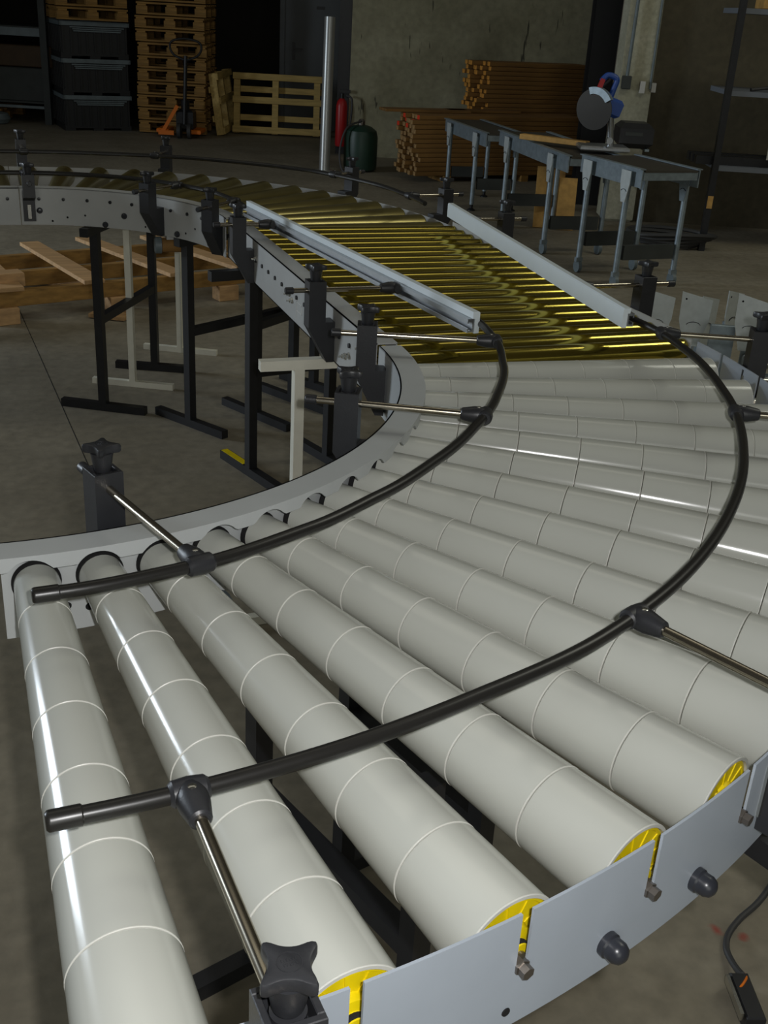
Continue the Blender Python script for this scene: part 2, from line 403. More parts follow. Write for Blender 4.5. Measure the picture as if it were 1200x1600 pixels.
for i in range(NR):
    ro = link_mesh('roller', core, conv, (-.9, .8, 0), (0, 0, slots[i]))
    # position: conveyor root is offset from the curve's centre
    for me in sl_me: link_mesh('sleeve', me, ro)
    link_mesh('end_cap', capm, ro); link_mesh('gap_shade_disc', inm, ro); link_mesh('seal_ring', ringm, ro); link_mesh('axle_end', hexm, ro, (0, -.009, 0.004))
# black dome caps and small holes on the outer plate
dome = MB().lathe([(.0135, 0), (.0135, .006), (.012, .008), (.012, .016), (.0095, .0215), (.005, .0245), (.0005, .0255)], (0, 0, 0), (1, 0, 0), 24).mesh('cap_nut', M_nut)
def on_plate(me, name, th, z, R=RO, par=conv, off=(-.9, .8, 0), c=(0, 0)):
    return link_mesh(name, me, par, (off[0]+c[0]+R*cos(th), off[1]+c[1]+R*sin(th), z), (0, 0, th))
for th in (-1.5, -1.258, -1.16, -1.09, -.72, -.5, -.28):
    if th in (-1.258, -1.16): pass
on_plate(dome, 'cap_nut', math.atan2(-1.555, .500), .757); on_plate(dome, 'cap_nut', math.atan2(-1.518, .640), .757)
for th in (-.62, -.35, -.12): on_plate(dome, 'cap_nut', th, .757)
spm = MB().cyl((RWEB, 0, .757), (RO-.003, 0, .757), .0125, n=20).mesh('spacer_tube', M_frame_in)
for q in (2.42, 3.38): link_mesh('spacer_tube', spm, conv, (-.9, .8, 0), (0, 0, TH0+DTH*q))
hole = MB().lathe([(.0048, 0), (.0044, .0012)], (0, 0, 0), (1, 0, 0), 16).mesh('bolt_hole', M_hole)
on_plate(hole, 'bolt_hole', math.atan2(-1.608, .383), .743)
holei = MB().lathe([(.0058, 0), (.0055, .0012)], (0, 0, 0), (1, 0, 0), 14).mesh('bolt_hole', M_hole)
for th, z in ((TH0+.048, .775), (TH0+.085, .768), (TH0+.16, .775), (TH0+.26, .772)):
    on_plate(holei, 'bolt_hole', th, z, RWEB)

# ================================================================== straight conveyor
LST = 1.5353
st = thing('straight_conveyor', 'straight roller conveyor with shiny yellow zinc rollers between two white guides', 'conveyor', (1.2, .75, 0))
b = MB(); ys = [0.005, LST-.01]
stP = lambda x0, x1: (lambda u, z, sd: Vector((x1 if sd else x0, u, z)))
b.shell(ys, [.7507, ZT], stP(RWEB-.003, RWEB))
b.shell(ys, [RWEB-.003, RFL], lambda u, r, sd: Vector((r, u, ZT-(.003 if sd else 0))))
b.shell(ys, [.858, ZT-.002], stP(RFL-.003, RFL))
b.shell(ys, [RWEB-.003, RFL-.01], lambda u, r, sd: Vector((r, u, .7507+(.003 if sd else 0))))
b.build('inner_frame', M_frame2, st, smooth=False)
MB().shell(ys, [.7507, ZP+.004], stP(RO-.003, RO)).build('outer_side_plate', M_frame2, st, smooth=False)
zr = MB()
rz = .0275
zr.lathe([(.006, -.006), (.006, 0), (.0255, .0005), (rz, .003), (rz, .782), (.0255, .7845), (.006, .785), (.006, .793)], (RFL-.004, 0, H-rz), (1, 0, 0), 32)
zr = zr.mesh('roller', M_zinc, ang=30)
NZ = 20
for k in range(NZ):
    link_mesh('roller', zr, st, (-1.2, .032+.0776*k-.75, 0))
bolt = MB().lathe([(.009, 0), (.009, .002), (.0065, .0022), (.0065, .008), (.003, .0082), (.003, .016)], (0, 0, 0), (-1, 0, 0), 6).mesh('bolt', M_bolt, ang=20)
pin = MB().lathe([(.0062, 0), (.0062, .004), (.002, .0046)], (0, 0, 0), (-1, 0, 0), 10).mesh('axle_pin', M_blackpaint)
for k in range(NZ):
    link_mesh('axle_pin', pin, st, (RWEB-.003-1.2, .032+.0776*k-.75, .826))
for y, z in ((.10, .845), (.19, .80), (.22, .79), (.73, .818), (.70, .806), (1.12, .83), (1.36, .80), (1.40, .82), (.02, .80), (.04, .785)):
    link_mesh('bolt', bolt, st, (RWEB-.003-1.2, y-.75, z))
# white ruled label stuck on the web
lb = MB()
for y0, y1, z0, z1 in ((.60, .655, .8130, .8155), (.60, .655, .790, .7925), (.60, .6025, .79, .8155), (.6525, .655, .766, .8155)):
    lb.box((RWEB-.0034, (y0+y1)/2, (z0+z1)/2), (.0008, y1-y0, z1-z0))
lb.build('sticker', M_lens, st, smooth=False)

# ================================================================== far curved conveyor and its run-off
FC = (0.1757, 1.5086); RFI, RFO = .6315, 1.4886
fcv = thing('curved_conveyor', 'far curved roller conveyor turning left with dull conical metal rollers', 'conveyor', (.8, 2.2, 0))
fo = (-.8, -2.2, 0)
ua = lin(0.0, pi/2, 64)
b = MB()
b.shell(ua, [.7507, ZT], arcP(FC, RFI-.003, RFI))
b.shell(ua, [RFI-.003, RFI+.0475], lambda u, r, sd: Vector((FC[0]+r*cos(u), FC[1]+r*sin(u), ZT-(.003 if sd else 0))))
b.build('inner_frame', M_frame2, fcv, ang=40)
MB().shell(ua, [.745, H-.012], arcP(FC, RFO-.003, RFO)).build('outer_side_plate', M_frame2, fcv, ang=40)
fr = MB()
ka = .0305
def fz(s): return H-ka*s
prof0, prof1 = RFI+.03, RFO-.03
A = Vector((prof0, 0, fz(prof0))); Bq = Vector((prof1, 0, fz(prof1))); L = (Bq-A).length
fr.lathe([(.006, -.02), (.006, 0), (ka*prof0-.004, .0005), (ka*prof0, .004), (ka*prof1, L-.012), (ka*prof1-.004, L-.004), (ka*prof1-.012, L), (.006, L), (.006, L+.02)], A, Bq-A, 32)
fr = fr.mesh('roller', M_zinc2, ang=30)
for k in range(15):
    link_mesh('roller', fr, fcv, (fo[0]+FC[0], fo[1]+FC[1], 0), (0, 0, R_(3+6*k)))
for k in range(12):
    th = R_(4+8*k)
    if th > pi/2: break
    link_mesh('axle_pin', pin, fcv, (fo[0]+FC[0]+(RFI-.003)*cos(th), fo[1]+FC[1]+(RFI-.003)*sin(th), .845), (0, 0, th))
big = MB().lathe([(.011, 0), (.011, .006), (.007, .012), (.001, .013)], (0, 0, 0), (-1, 0, 0), 14).mesh('cap_nut', M_nut)
for dg, z in ((33, .765), (55, .80), (62, .762), (84, .803), (-1, .76), (14, .768)):
    th = R_(dg)
    if th < 0: continue
    link_mesh('cap_nut', big, fcv, (fo[0]+FC[0]+(RFI-.003)*cos(th), fo[1]+FC[1]+(RFI-.003)*sin(th), z), (0, 0, th))
sm = MB().lathe([(.004, 0), (.0036, .001)], (0, 0, 0), (-1, 0, 0), 10).mesh('bolt_hole', M_hole)
for dg, z in ((24, .80), (29, .775), (47, .77), (69, .79), (75, .78), (80, .765)):
    th = R_(dg); link_mesh('bolt_hole', sm, fcv, (fo[0]+FC[0]+(RFI-.003)*cos(th), fo[1]+FC[1]+(RFI-.003)*sin(th), z), (0, 0, th))
# run-off to the left
ro2 = thing('straight_conveyor', 'short straight roller conveyor leaving the far curve at the left edge', 'conveyor', (-.2, 2.5, 0))
b = MB(); xs = [FC[0]-1.0, FC[0]-.004]; yi, yo = FC[1]+RFI, FC[1]+RFO
b.shell(xs, [.7507, ZT], lambda u, z, sd: Vector((u, yi-(.003 if sd else 0), z)))
b.shell(xs, [yi-.003, yi+.0475], lambda u, r, sd: Vector((u, r, ZT-(.003 if sd else 0))))
b.build('inner_frame', M_frame2, ro2, smooth=False)
MB().shell(xs, [.745, H-.012], lambda u, z, sd: Vector((u, yo-(.003 if sd else 0), z))).build('outer_side_plate', M_frame2, ro2, smooth=False)
r3 = MB().lathe([(.006, -.02), (.006, 0), (.027, .0005), (.03, .004), (.03, .768), (.027, .772), (.006, .773), (.006, .79)], (0, yi+.055, H-.03), (0, 1, 0), 24).mesh('roller', M_zinc2, ang=30)
for k in range(10): link_mesh('roller', r3, ro2, (.2+FC[0]-.045-.092*k, -2.5, 0))
for k in range(10): link_mesh('axle_pin', pin, ro2, (.2+FC[0]-.045-.092*k, yi-.003-2.5, .845), (0, 0, pi/2))
# drum motor stub under the far frame
mo = thing('drive_motor', 'cylindrical drive unit with pale end cap under the far curved frame', 'motor', (.70, 1.955, .70))
MB().cyl((.655, 1.957, .705), (.745, 1.948, .705), .026, n=20).build('motor_body', M_lumber, mo)
MB().lathe([(.024, -.022), (.031, -.018), (.031, .004), (.026, .006)], (.655, 1.957, .705), (1, -.1, 0), 20).build('end_cap', M_rim, mo)
MB().box((.70, 1.953, .741), (.05, .05, .022)).build('mount', M_frame2, mo, smooth=False)

# ================================================================== guide rails
def interp(tab, x):
    if x <= tab[0][0]: return tab[0][1]
    for (x0, y0), (x1, y1) in zip(tab, tab[1:]):
        if x <= x1:
            t = (x-x0)/(x1-x0); t = t*t*(3-2*t)*.5+t*.5
            return y0+(y1-y0)*t
    return tab[-1][1]
def guide(label, c, tab, z, a0, a1, r=.0085, n=90, caps=True):
    pts = [Vector((c[0]+interp(tab, a)*cos(R_(a)), c[1]+interp(tab, a)*sin(R_(a)), z)) for a in lin(a0, a1, n)]
    root = thing('guide_rail', label, 'guide rail', pts[n//2])
    MB().tube(pts, r, 14).build('rail_tube', M_tube, root)
    if caps:
        for p, q in ((pts[0], pts[3]), (pts[-1], pts[-4])):
            d = (q-p).normalized()
            MB().lathe([(r*.9, -.004), (r*1.12, -.002), (r*1.16, 0), (r*1.16, .026), (r*1.02, .0275)], p, d, 18).build('end_cap', M_tube, root)
    return pts
ZG1, ZG2 = .919, .926
T1 = [(-93, 1.444), (-87, 1.443), (-80, 1.441), (-72, 1.438), (-65, 1.444), (-58, 1.442), (-45, 1.437), (-35, 1.438), (-22, 1.448), (-12, 1.462), (-5, 1.467), (0, 1.458), (5, 1.44)]
guide('outer black plastic guide tube bent around the near grey curve', (0, 0), T1, ZG1, -89.7, 0.6)
T2 = [(-92, 1.052), (-86, 1.052), (-78, 1.044), (-68, 1.026), (-60, 1.010), (-50, .998), (-40, .996), (-30, 1.004), (-18, 1.022), (-8, 1.044), (0, 1.058), (4, 1.05)]
guide('inner black plastic guide tube bent around the near grey curve', (0, 0), T2, ZG2, -88.8, 1.5)
T3 = [(-2, .70), (10, .705), (30, .73), (60, .755), (90, .765), (140, .765)]
ZG3 = .918
pts3 = [Vector((FC[0]+interp(T3, a)*cos(R_(a)), FC[1]+interp(T3, a)*sin(R_(a)), ZG3)) for a in lin(3, 90, 50)]+[Vector((FC[0]-.1*k, FC[1]+.765, ZG3)) for k in range(1, 9)]
root = thing('guide_rail', 'thin black guide tube along the inside of the far curve', 'guide rail', pts3[20]); MB().tube(pts3, .0085, 10).build('rail_tube', M_tube, root)
T4 = [(-4, 1.36), (10, 1.39), (20, 1.42), (35, 1.44), (55, 1.40), (75, 1.345), (90, 1.33)]
ZG4 = .922
pts4 = [Vector((FC[0]+interp(T4, a)*cos(R_(a)), FC[1]+interp(T4, a)*sin(R_(a)), ZG4)) for a in lin(2, 90, 50)]+[Vector((FC[0]-.1*k, FC[1]+1.33, ZG4)) for k in range(1, 9)]
root = thing('guide_rail', 'thin black guide tube along the outside of the far curve', 'guide rail', pts4[20]); MB().tube(pts4, .0085, 10).build('rail_tube', M_tube, root)
def white_guide(label, A, Bq, zt, nrm, h=.046):
    A = Vector((A[0], A[1], 0)); Bq = Vector((Bq[0], Bq[1], 0)); x = (Bq-A).normalized(); L = (Bq-A).length
    y = Vector((-x.y, x.x, 0))
    if y.dot(Vector(nrm)) < 0: y = -y          # y points towards the rollers
    f = lambda p, t: A+x*t+y*p[0]+Vector((0, 0, p[1]))
    root = thing('white_guide_profile', label, 'guide rail', (A+Bq)/2+Vector((0, 0, zt-h)))
    z0 = zt-h
    MB().prism([(-.010, z0+.034), (-.004, z0+.034), (-.004, z0), (.008, z0), (.008, zt-.003), (.005, zt), (-.010, zt)], 0, L, f).build('sliding_strip', M_white, root, smooth=False)
    MB().prism([(-.0045, z0+.002), (-.022, z0+.002), (-.022, z0+.012), (-.019, z0+.012), (-.019, z0+.007), (-.009, z0+.007), (-.009, z0+.028), (-.019, z0+.028), (-.019, z0+.023), (-.022, z0+.023), (-.022, z0+.0335), (-.0045, z0+.0335)], .002, L-.002, f).build('aluminium_channel', M_alu, root, smooth=False)
    return lambda t: A+x*t+y*-.02
gl = white_guide('left white plastic guide strip with grooved aluminium back', (1.044, -.022), (.868, 1.43), .955, (1, 0, 0), .050)
gr = white_guide('right white plastic guide strip facing the zinc rollers', (1.418, -.045), (1.567, 1.375), .955, (-1, 0, 0), .046)

# ================================================================== guide brackets
def knob_parts(root, x, zb, R=.031, krot=0.3):
    """four lobed clamping knob, zb = top of the block"""
    k = MB(); n = 72
    def prof(a):
        f = (a+pi/4) % (pi/2)-pi/4; lo, hi = .010, R       # concave sides, blunt rounded lobes
        for _ in range(30):
            m = (lo+hi)/2
            if m*cos(f) < .0148+19.0*(m*sin(f))**2: lo = m
            else: hi = m
        return lo
    rad = [prof(2*pi*j/n) for j in range(n)]
    rad = [(rad[j-2]*.5+rad[j-1]+rad[j]*1.5+rad[(j+1) % n]+rad[(j+2) % n]*.5)/4.5 for j in range(n)]
    def ring(sc, z): return [Vector((x+sc*rad[j]*cos(2*pi*j/n+krot), sc*rad[j]*sin(2*pi*j/n+krot), z)) for j in range(n)]
    zs = [(.80, zb+.0255), (.93, zb+.0262), (1.0, zb+.0285), (1.0, zb+.0355), (.95, zb+.0378), (.86, zb+.0385)]
    V = []; F = []
    for sc, z in zs: V += ring(sc, z)
    for i in range(len(zs)-1):
        for j in range(n): F.append((i*n+j, i*n+(j+1) % n, (i+1)*n+(j+1) % n, (i+1)*n+j))
    F.append(tuple(reversed(range(n)))); F.append(tuple((len(zs)-1)*n+j for j in range(n)))
    k.add(V, F)
    k.lathe([(.0115, -.002), (.013, .004), (.015, .018), (.0165, .0265)], (x, 0, zb), (0, 0, 1), 28)
    kb = k.build('knob', M_black, root, False, ang=40)
    e = MB()
    # raised ring and two short rows of raised marks in the middle of the knob's face
    for j in range(28):
        a = 2*pi*j/28; a2 = 2*pi*(j+1)/28; rr = .0088
        e.bar((x+rr*cos(a), rr*sin(a), zb+.0386), (x+rr*cos(a2), rr*sin(a2), zb+.0386), .0005, .0006)
    for row, xs2 in ((.0019, (-.005, -.003, -.001, .0012, .0032, .0052)), (-.0022, (-.0045, -.0022, 0, .0022, .0044))):
        for q, yy in enumerate(xs2):
            e.box((x+row, yy, zb+.0387), (.0022, .0005, .0006))
            if q % 2: e.box((x+row+.001, yy+.0005, zb+.0387), (.0005, .0013, .0006))
    e.build('raised_marking', M_black, kb, False, smooth=False)
    MB().cyl((x, 0, zb-.03), (x, 0, zb+.004), .0078, n=18).build('stud', M_bolt, root, False)
def bracket(label, px, py, ang, reach, rz, zbot=.75, inner_R=None, slotted=False, rodback=.075, group=None, tilt=None, clampw=True, tan_clamp=None, dpost=.062, arm=True, krot=.3):
    """px,py: foot on the frame's face; ang: direction in which the rod runs over the rollers;
       local +X = over the rollers, block stands at -dpost; reach: distance foot -> rail"""
    root = thing('guide_bracket', label, 'bracket', (px, py, 0), ang, group)
    d0, d1 = dpost-.0215, dpost+.0215; zt = rz+.024
    tw = .0215
    f = lambda p, t: Vector((-p[0], t, p[1]))
    if slotted:
        b = MB().prism([(.002, zbot+.015), (.002, .875), (d0, .875), (d0, rz-.02), (d1, rz-.02), (d1, .862), (.012, .84), (.012, zbot+.015)], -tw, tw, f)
        b.mat(1).box((-.0135, 0, .80), (.004, .012, .05))
        b.build('arm', [M_black, M_bolt], root, False, smooth=False)
    else:
        MB().prism([(.001, zbot), (.001, .852), (d0, .852), (d0, rz-.02), (d1, rz-.02), (d1, .838), (.020, zbot)], -tw, tw, f).build('arm', M_black, root, False, smooth=False)
        MB().box((-.0035, tw+.002, .805), (.005, .006, .07)).build('slide_plate', M_bolt, root, False, smooth=False)
    # square block with open socket on top
    b = MB(); z0 = rz-.021; cx = -dpost
    for sx, sy, wx, wy in ((-1, 0, .006, .043), (1, 0, .006, .043), (0, -1, .031, .006), (0, 1, .031, .006)):
        b.box((cx+sx*.0185, sy*.0185, (z0+zt)/2), (wx, wy, zt-z0), bev=.0008)
    b.box((cx, 0, z0+.012), (.031, .031, .024))
    b.lathe([(.0135, rz-.0), (.0135, zt-.006), (.012, zt-.006)], (cx, 0, 0), (0, 0, 1), 24)
    bl = b.build('block', M_black, root, False, smooth=False)
    knob_parts(root, cx, zt, krot=krot)
    # rod
    r = .0062
    rod = MB().lathe([(r*.75, -rodback), (r, -rodback+.002), (r, reach-.018)], (cx, 0, rz), (1, 0, 0), 20)
    rod.v = [v for v in rod.v]
    MBrod = MB().lathe([(r*.75, 0), (r, .0015), (r, rodback+dpost+reach-.014)], (cx-rodback, 0, rz), (1, 0, 0), 20).build('rod', M_steel, root, False)
    MB().lathe([(.007, 0), (.0085, .002), (.0085, .02), (.007, .021)], (cx-rodback-.002, 0, rz), (1, 0, 0), 18).build('rod_cap', M_black, root, False)
    # clamp around the rail
    c = MB()
    c.lathe([(.0085, -.043), (.0108, -.041), (.0150, -.020), (.0152, -.010), (.0135, 0), (.008, .0085)], (reach, 0, rz), (1, 0, 0), 24)
    c.lathe([(.0095, -.0185), (.0125, -.015), (.0138, 0), (.0125, .015), (.0095, .0185)], (reach, 0, rz), (0, 1, 0), 20)
    cb = c.build('rail_clamp', M_black, root, False)
    MB().lathe([(.0042, 0), (.0042, .0022), (.0025, .003)], (reach-.012, 0, rz+.0128), (0, 0, 1), 12).build('screw', M_bolt, cb, False)
    return root
def brk_curve(label, deg, R, out, T, rz, c=(0, 0), aim=None, **kw):
    """deg: where the foot sits on the frame; aim: where along the rail the clamp grips"""
    th = R_(deg); px, py = c[0]+R*cos(th), c[1]+R*sin(th)
    ta = R_(deg if aim is None else aim); rr = interp(T, math.degrees(ta)); qx, qy = c[0]+rr*cos(ta), c[1]+rr*sin(ta)
    return bracket(label, px, py, math.atan2(qy-py, qx-px), math.hypot(qx-px, qy-py), rz, **kw)
# outer side of the near curve (block outside the plate)
for lab, dg, am, kr, dp in (('black guide bracket with four lobed knob at the near end of the outer plate', -85.05, -84.9, -1.9, .062),
                ('black guide bracket on the outer plate at the right edge, rod running out of frame', -61.9, -61.0, .3, .062),
                ('black guide bracket beyond the right edge, only its clamp on the outer tube shows', -26.6, None, .3, .062),
                ('black guide bracket on the outer plate beside the upright galvanised legs', -7.3, -5.2, .3, .032)):
    brk_curve(lab, dg, RO, True, T1, ZG1, aim=am, krot=kr, dpost=dp)
# inner side of the near curve (block inside the web)
for lab, dg, am, dp in (('black guide bracket standing at the left near end of the inner curve', -79.2, -77.8, .058),
                ('black guide bracket in the middle of the inner curve with long steel rod', -38.0, -36.0, .058),
                ('black guide bracket on the inner frame just where the zinc rollers begin', -5.3, -8.6, .045)):
    brk_curve(lab, dg, RWEB-.003, False, T2, ZG2, aim=am, dpost=dp)
# straight section
def rail_x(g, y):
    t = 0.0
    for k in range(400):
        p = g(k*.004)
        if (p.y-y) >= 0 : return p.x
    return p.x
bracket('black guide bracket holding the near part of the left white strip', RWEB-.003, .325, 0, rail_x(gl, .325)-RWEB, .928, dpost=.047)
bracket('black guide bracket holding the far part of the left white strip', RWEB-.003, 1.165, 0, rail_x(gl, 1.165)-RWEB, .928, dpost=.047)
bracket('black guide bracket behind the near end of the right white strip', RO, .285, pi, RO-rail_x(gr, .285), .926, rodback=.09, dpost=.026)
bracket('black guide bracket behind the middle of the right white strip', RO, 1.225, pi, RO-rail_x(gr, 1.225), .926)
# far curve
for lab, dg, am, R, out, T, z in (
        ('black guide bracket at the far end of the right white strip', 8.8, 8.8, RFO, True, T4, ZG4),
        ('black guide bracket on the inner far curve, third from the left edge', 6, 11, RFI-.003, False, T3, ZG3),
        ('black guide bracket on the inner far curve, second from the left edge', 41, 41, RFI-.003, False, T3, ZG3),
        ('black guide bracket outside the far curve in front of the green cylinder', 30.5, 30.5, RFO, True, T4, ZG4),
        ('black guide bracket outside the far curve in front of the wooden pallets', 64.5, 64.5, RFO, True, T4, ZG4)):
    brk_curve(lab, dg, R, out, T, z, c=FC, aim=am)
bracket('black guide bracket with slotted arm at the left edge of the far inner frame', .205, yi-.003, pi/2, .765-RFI, ZG3, slotted=True)
bracket('black guide bracket outside the far run-off at the left edge', .235, yo, -pi/2, RFO-1.33, ZG4)

# ================================================================== support stands under the conveyors
def stand(label, feet, zbar, ztop, m, tw=.032, foot=.18, fdirs=None, footh=.032, top=None, cat='stand', name='support_stand', sticker=None):
    c = sum((Vector((p[0], p[1], 0)) for p in feet), Vector())/len(feet)
    root = thing(name, label, cat, c)
    for k, p in enumerate(feet):
        P = Vector((p[0], p[1], 0)); fd = Vector((fdirs[k][0], fdirs[k][1], 0)).normalized()
        MB().bar(P+Vector((0, 0, footh)), P+Vector((0, 0, ztop)), tw, tw, up=fd).build('leg', m, root, smooth=False)
        ft = MB().bar(P-fd*foot+Vector((0, 0, footh/2)), P+fd*foot+Vector((0, 0, footh/2)), tw, footh).build('foot_bar', m, root, smooth=False)
        if sticker == k:
            MB().bar(P-fd*foot*.98+Vector((0, 0, footh+.0006)), P-fd*foot*.18+Vector((0, 0, footh+.0006)), tw*.8, .001).build('yellow_tape', M_yellow, ft, smooth=False)
    if len(feet) > 1:
        A = Vector((*feet[0], zbar)); B2 = Vector((*feet[1], zbar)); d = (B2-A).normalized()
        if zbar > 0: MB().bar(A+d*tw/2, B2-d*tw/2, tw, tw).build('cross_bar', m, root, smooth=False)
        if top: 
            e0, e1 = top
            MB().bar(Vector((*feet[0], ztop+tw/2))-d*e0, Vector((*feet[1], ztop+tw/2))+d*e1, tw, tw).build('top_bar', m, root, smooth=False)
    return root
def unit(a, b): v = Vector((b[0]-a[0], b[1]-a[1])); return (v.x, v.y)
ZL = .715
stand('black tube stand under the far curve, furthest left with diagonal looking cross bar', [(.438, 2.151), (.724, 2.64)], .376, ZL, M_blackpaint, fdirs=[(.356, -.209), (.356, -.158)], top=(.10, .3))
stand('black tube stand under the far curve, second from the left', [(.745, 1.90), (1.36, 2.26)], .384, ZL, M_blackpaint, fdirs=[(.202, -.33), (.202, -.33)], foot=.195, top=(.05, .1))
stand('black tube stand under the straight section with yellow tape on its foot', [(.86, 1.36), (1.168, 1.421)], .386, ZL, M_blackpaint, fdirs=[(.116, -.373), (.116, -.373)], foot=.195, top=(.15, .3), sticker=0)
stand('black tube stand under the straight section, behind the yellow taped one', [(1.022, 1.943), (1.222, 2.107)], .386, ZL, M_blackpaint, fdirs=[(.187, -.382), (.197, -.366)], foot=.205)
def tstand(label, p, fd, ztop, top=None, topdir=None):
    P = Vector((*p, 0)); f = Vector((*fd, 0)).normalized()
    root = thing('t_support', label, 'stand', P)
    MB().bar(P-f*.18+Vector((0, 0, .0125)), P+f*.18+Vector((0, 0, .0125)), .026, .025).build('foot_bar', M_whitepaint, root, smooth=False)
    MB().bar(P+Vector((0, 0, .025)), P+Vector((0, 0, ztop)), .026, .026, up=f).build('leg', M_whitepaint, root, smooth=False)
    if top:
        t = Vector((*topdir, 0)).normalized()
        MB().bar(P-t*top[0]+Vector((0, 0, ztop+.013)), P+t*top[1]+Vector((0, 0, ztop+.013)), .026, .026).build('top_bar', M_whitepaint, root, smooth=False)
    return root
tstand('cream painted T leg under the far curve, nearer of the two', (.595, 2.43), (.343, -.178), .745)
tstand('cream painted T leg under the far curve, further of the two', (.885, 2.90), (.346, -.185), .74)
tstand('cream painted T support with top bar standing inside the near curve', (.737, .348), (1, .05), .723, (.10, .17), (1, -.02))
# stands under the near curve, seen between the rollers
for lab, p, q, e1 in (('black tube stand below the grey rollers at the near end', (.350, -.815), (.475, -1.20), None),
                      ('black tube stand below the grey rollers whose bar sticks out under the plate', (.566, -.64), (.672, -.99), (-.33, .68)),
                      ('black tube stand below the grey rollers before the zinc section', (.92, -.23), (1.41, -.35), (.1, .1))):
    e = Vector((q[0]-p[0], q[1]-p[1])).normalized()
    stand(lab, [p, q], .386, .675, M_blackpaint, fdirs=[(-e.y, e.x)]*2, foot=.17, top=e1)

# ================================================================== floor things near the conveyors
cb = thing('sensor_cable', 'grey cable ending in a small black connector box on the floor at lower right', 'cable', (1.15, -1.1, 0))
pts = [(1.75, -.72, .006), (1.55, -.82, .006), (1.42, -.90, .006), (1.33, -.955, .007), (1.26, -.985, .007), (1.215, -1.012, .007), (1.19, -1.04, .008), (1.178, -1.07, .012), (1.168, -1.10, .022), (1.160, -1.122, .034)]
def smooth_pts(P, n=6):
    P = [Vector(p) for p in P]; out = []
    for i in range(len(P)-1):
        p0 = P[max(i-1, 0)]; p1 = P[i]; p2 = P[i+1]; p3 = P[min(i+2, len(P)-1)]
        for k in range(n):
            t = k/n; out.append(.5*((2*p1)+(p2-p0)*t+(2*p0-5*p1+4*p2-p3)*t*t+(3*p1-p0-3*p2+p3)*t**3))
    return out+[P[-1]]
MB().tube(smooth_pts(pts), .0062, 10).build('cable_sheath', M_cable, cb)
MB().tube(smooth_pts([(1.168, -1.10, .022), (1.166, -1.125, .034), (1.148, -1.14, .038), (1.135, -1.145, .034)]), .0022, 8).build('orange_wire', M_orange, cb)
bx = MB().box((1.140, -1.163, .019), (.034, .10, .036), Matrix.Rotation(-.32, 3, 'Z'), .003).build('connector_box', M_blackpaint, cb, smooth=False)
MB().box((1.119, -1.155, .030), (.006, .085, .016), Matrix.Rotation(-.32, 3, 'Z')).build('metal_edge', M_bolt, bx, smooth=False)

tp = MB(); tv = []; tf = []
for k in range(13):
    t = k/12; wv = .010+.004*sin(9*t+1)
    c0 = Vector((.293+.037*t, -.772-.135*t, .742-.030*t+.006*sin(7*t)))
    for q, e in enumerate((-1, -.3, .35, 1)):
        tv.append(c0+Vector((e*wv, e*wv*.25, .004*sin(5*t+3*e))))
for k in range(12):
    for q in range(3): tf.append((4*k+q, 4*k+q+1, 4*k+q+5, 4*k+q+4))
nv = len(tv); tv += [v-Vector((0, 0, .0006)) for v in tv]; tf += [tuple(nv+i for i in reversed(f)) for f in tf]
tp.add(tv, tf)
tag(tp.build('torn_tape', M_rim), 'torn grey tape scrap hanging under the inner frame between near rollers', 'tape')
# rough wooden pallet on the left, seen below the far frame
pz = .15
pa = thing('wooden_pallet', 'broken pale wooden pallet on the floor behind the left stands', 'pallet', (.75, 4.4, 0))
z1 = .165
def pplank(name, a, b, wd, z, t=.022, m=M_wood): MB().bar((a[0], a[1], z+t/2), (b[0], b[1], z+t/2), wd, t, bev=.002).build(name, m, pa, smooth=False)
fx = lambda t: (0.02+1.62*t, 3.50+.46*t)       # front beam line
bx2 = lambda t: (0.05+1.62*t, 4.32+.46*t)      # back beam line
for nm, q0 in (('stringer', fx), ('stringer', bx2)):
    pplank(nm, q0(-.25), q0(.95), .045, z1-.08, .08, M_wood2)
mid = lambda t: ((fx(t)[0]+bx2(t)[0])/2, (fx(t)[1]+bx2(t)[1])/2)
pplank('stringer', mid(-.25), mid(.95), .045, z1-.08, .08, M_wood2)
for (a, b2, wd) in (((.31, 4.62), (.575, 3.62), .11), ((.63, 4.75), (1.03, 3.74), .10), ((1.02, 4.78), (1.42, 3.86), .10), ((-.02, 4.5), (.16, 3.5), .12), ((-.35, 4.4), (-.1, 3.4), .11)):
    pplank('deck_board', a, b2, wd, z1)
MB().box((.14, 3.66, .135+.06), (.16, .10, .07), Matrix.Rotation(.25, 3, 'Z'), .003).build('block', M_wood, pa, smooth=False)
for q in (.06, .42, .8):
    for q0 in (fx, bx2):
        p = q0(q); MB().box((p[0], p[1], (z1-.08)/2), (.12, .09, z1-.08), Matrix.Rotation(.27, 3, 'Z'), .003).build('block', M_wood, pa, smooth=False)
pplank('brace', (.35, 4.3), (.62, 4.0), .10, .03); pplank('brace', (.55, 3.6), (.72, 3.5), .09, .005)

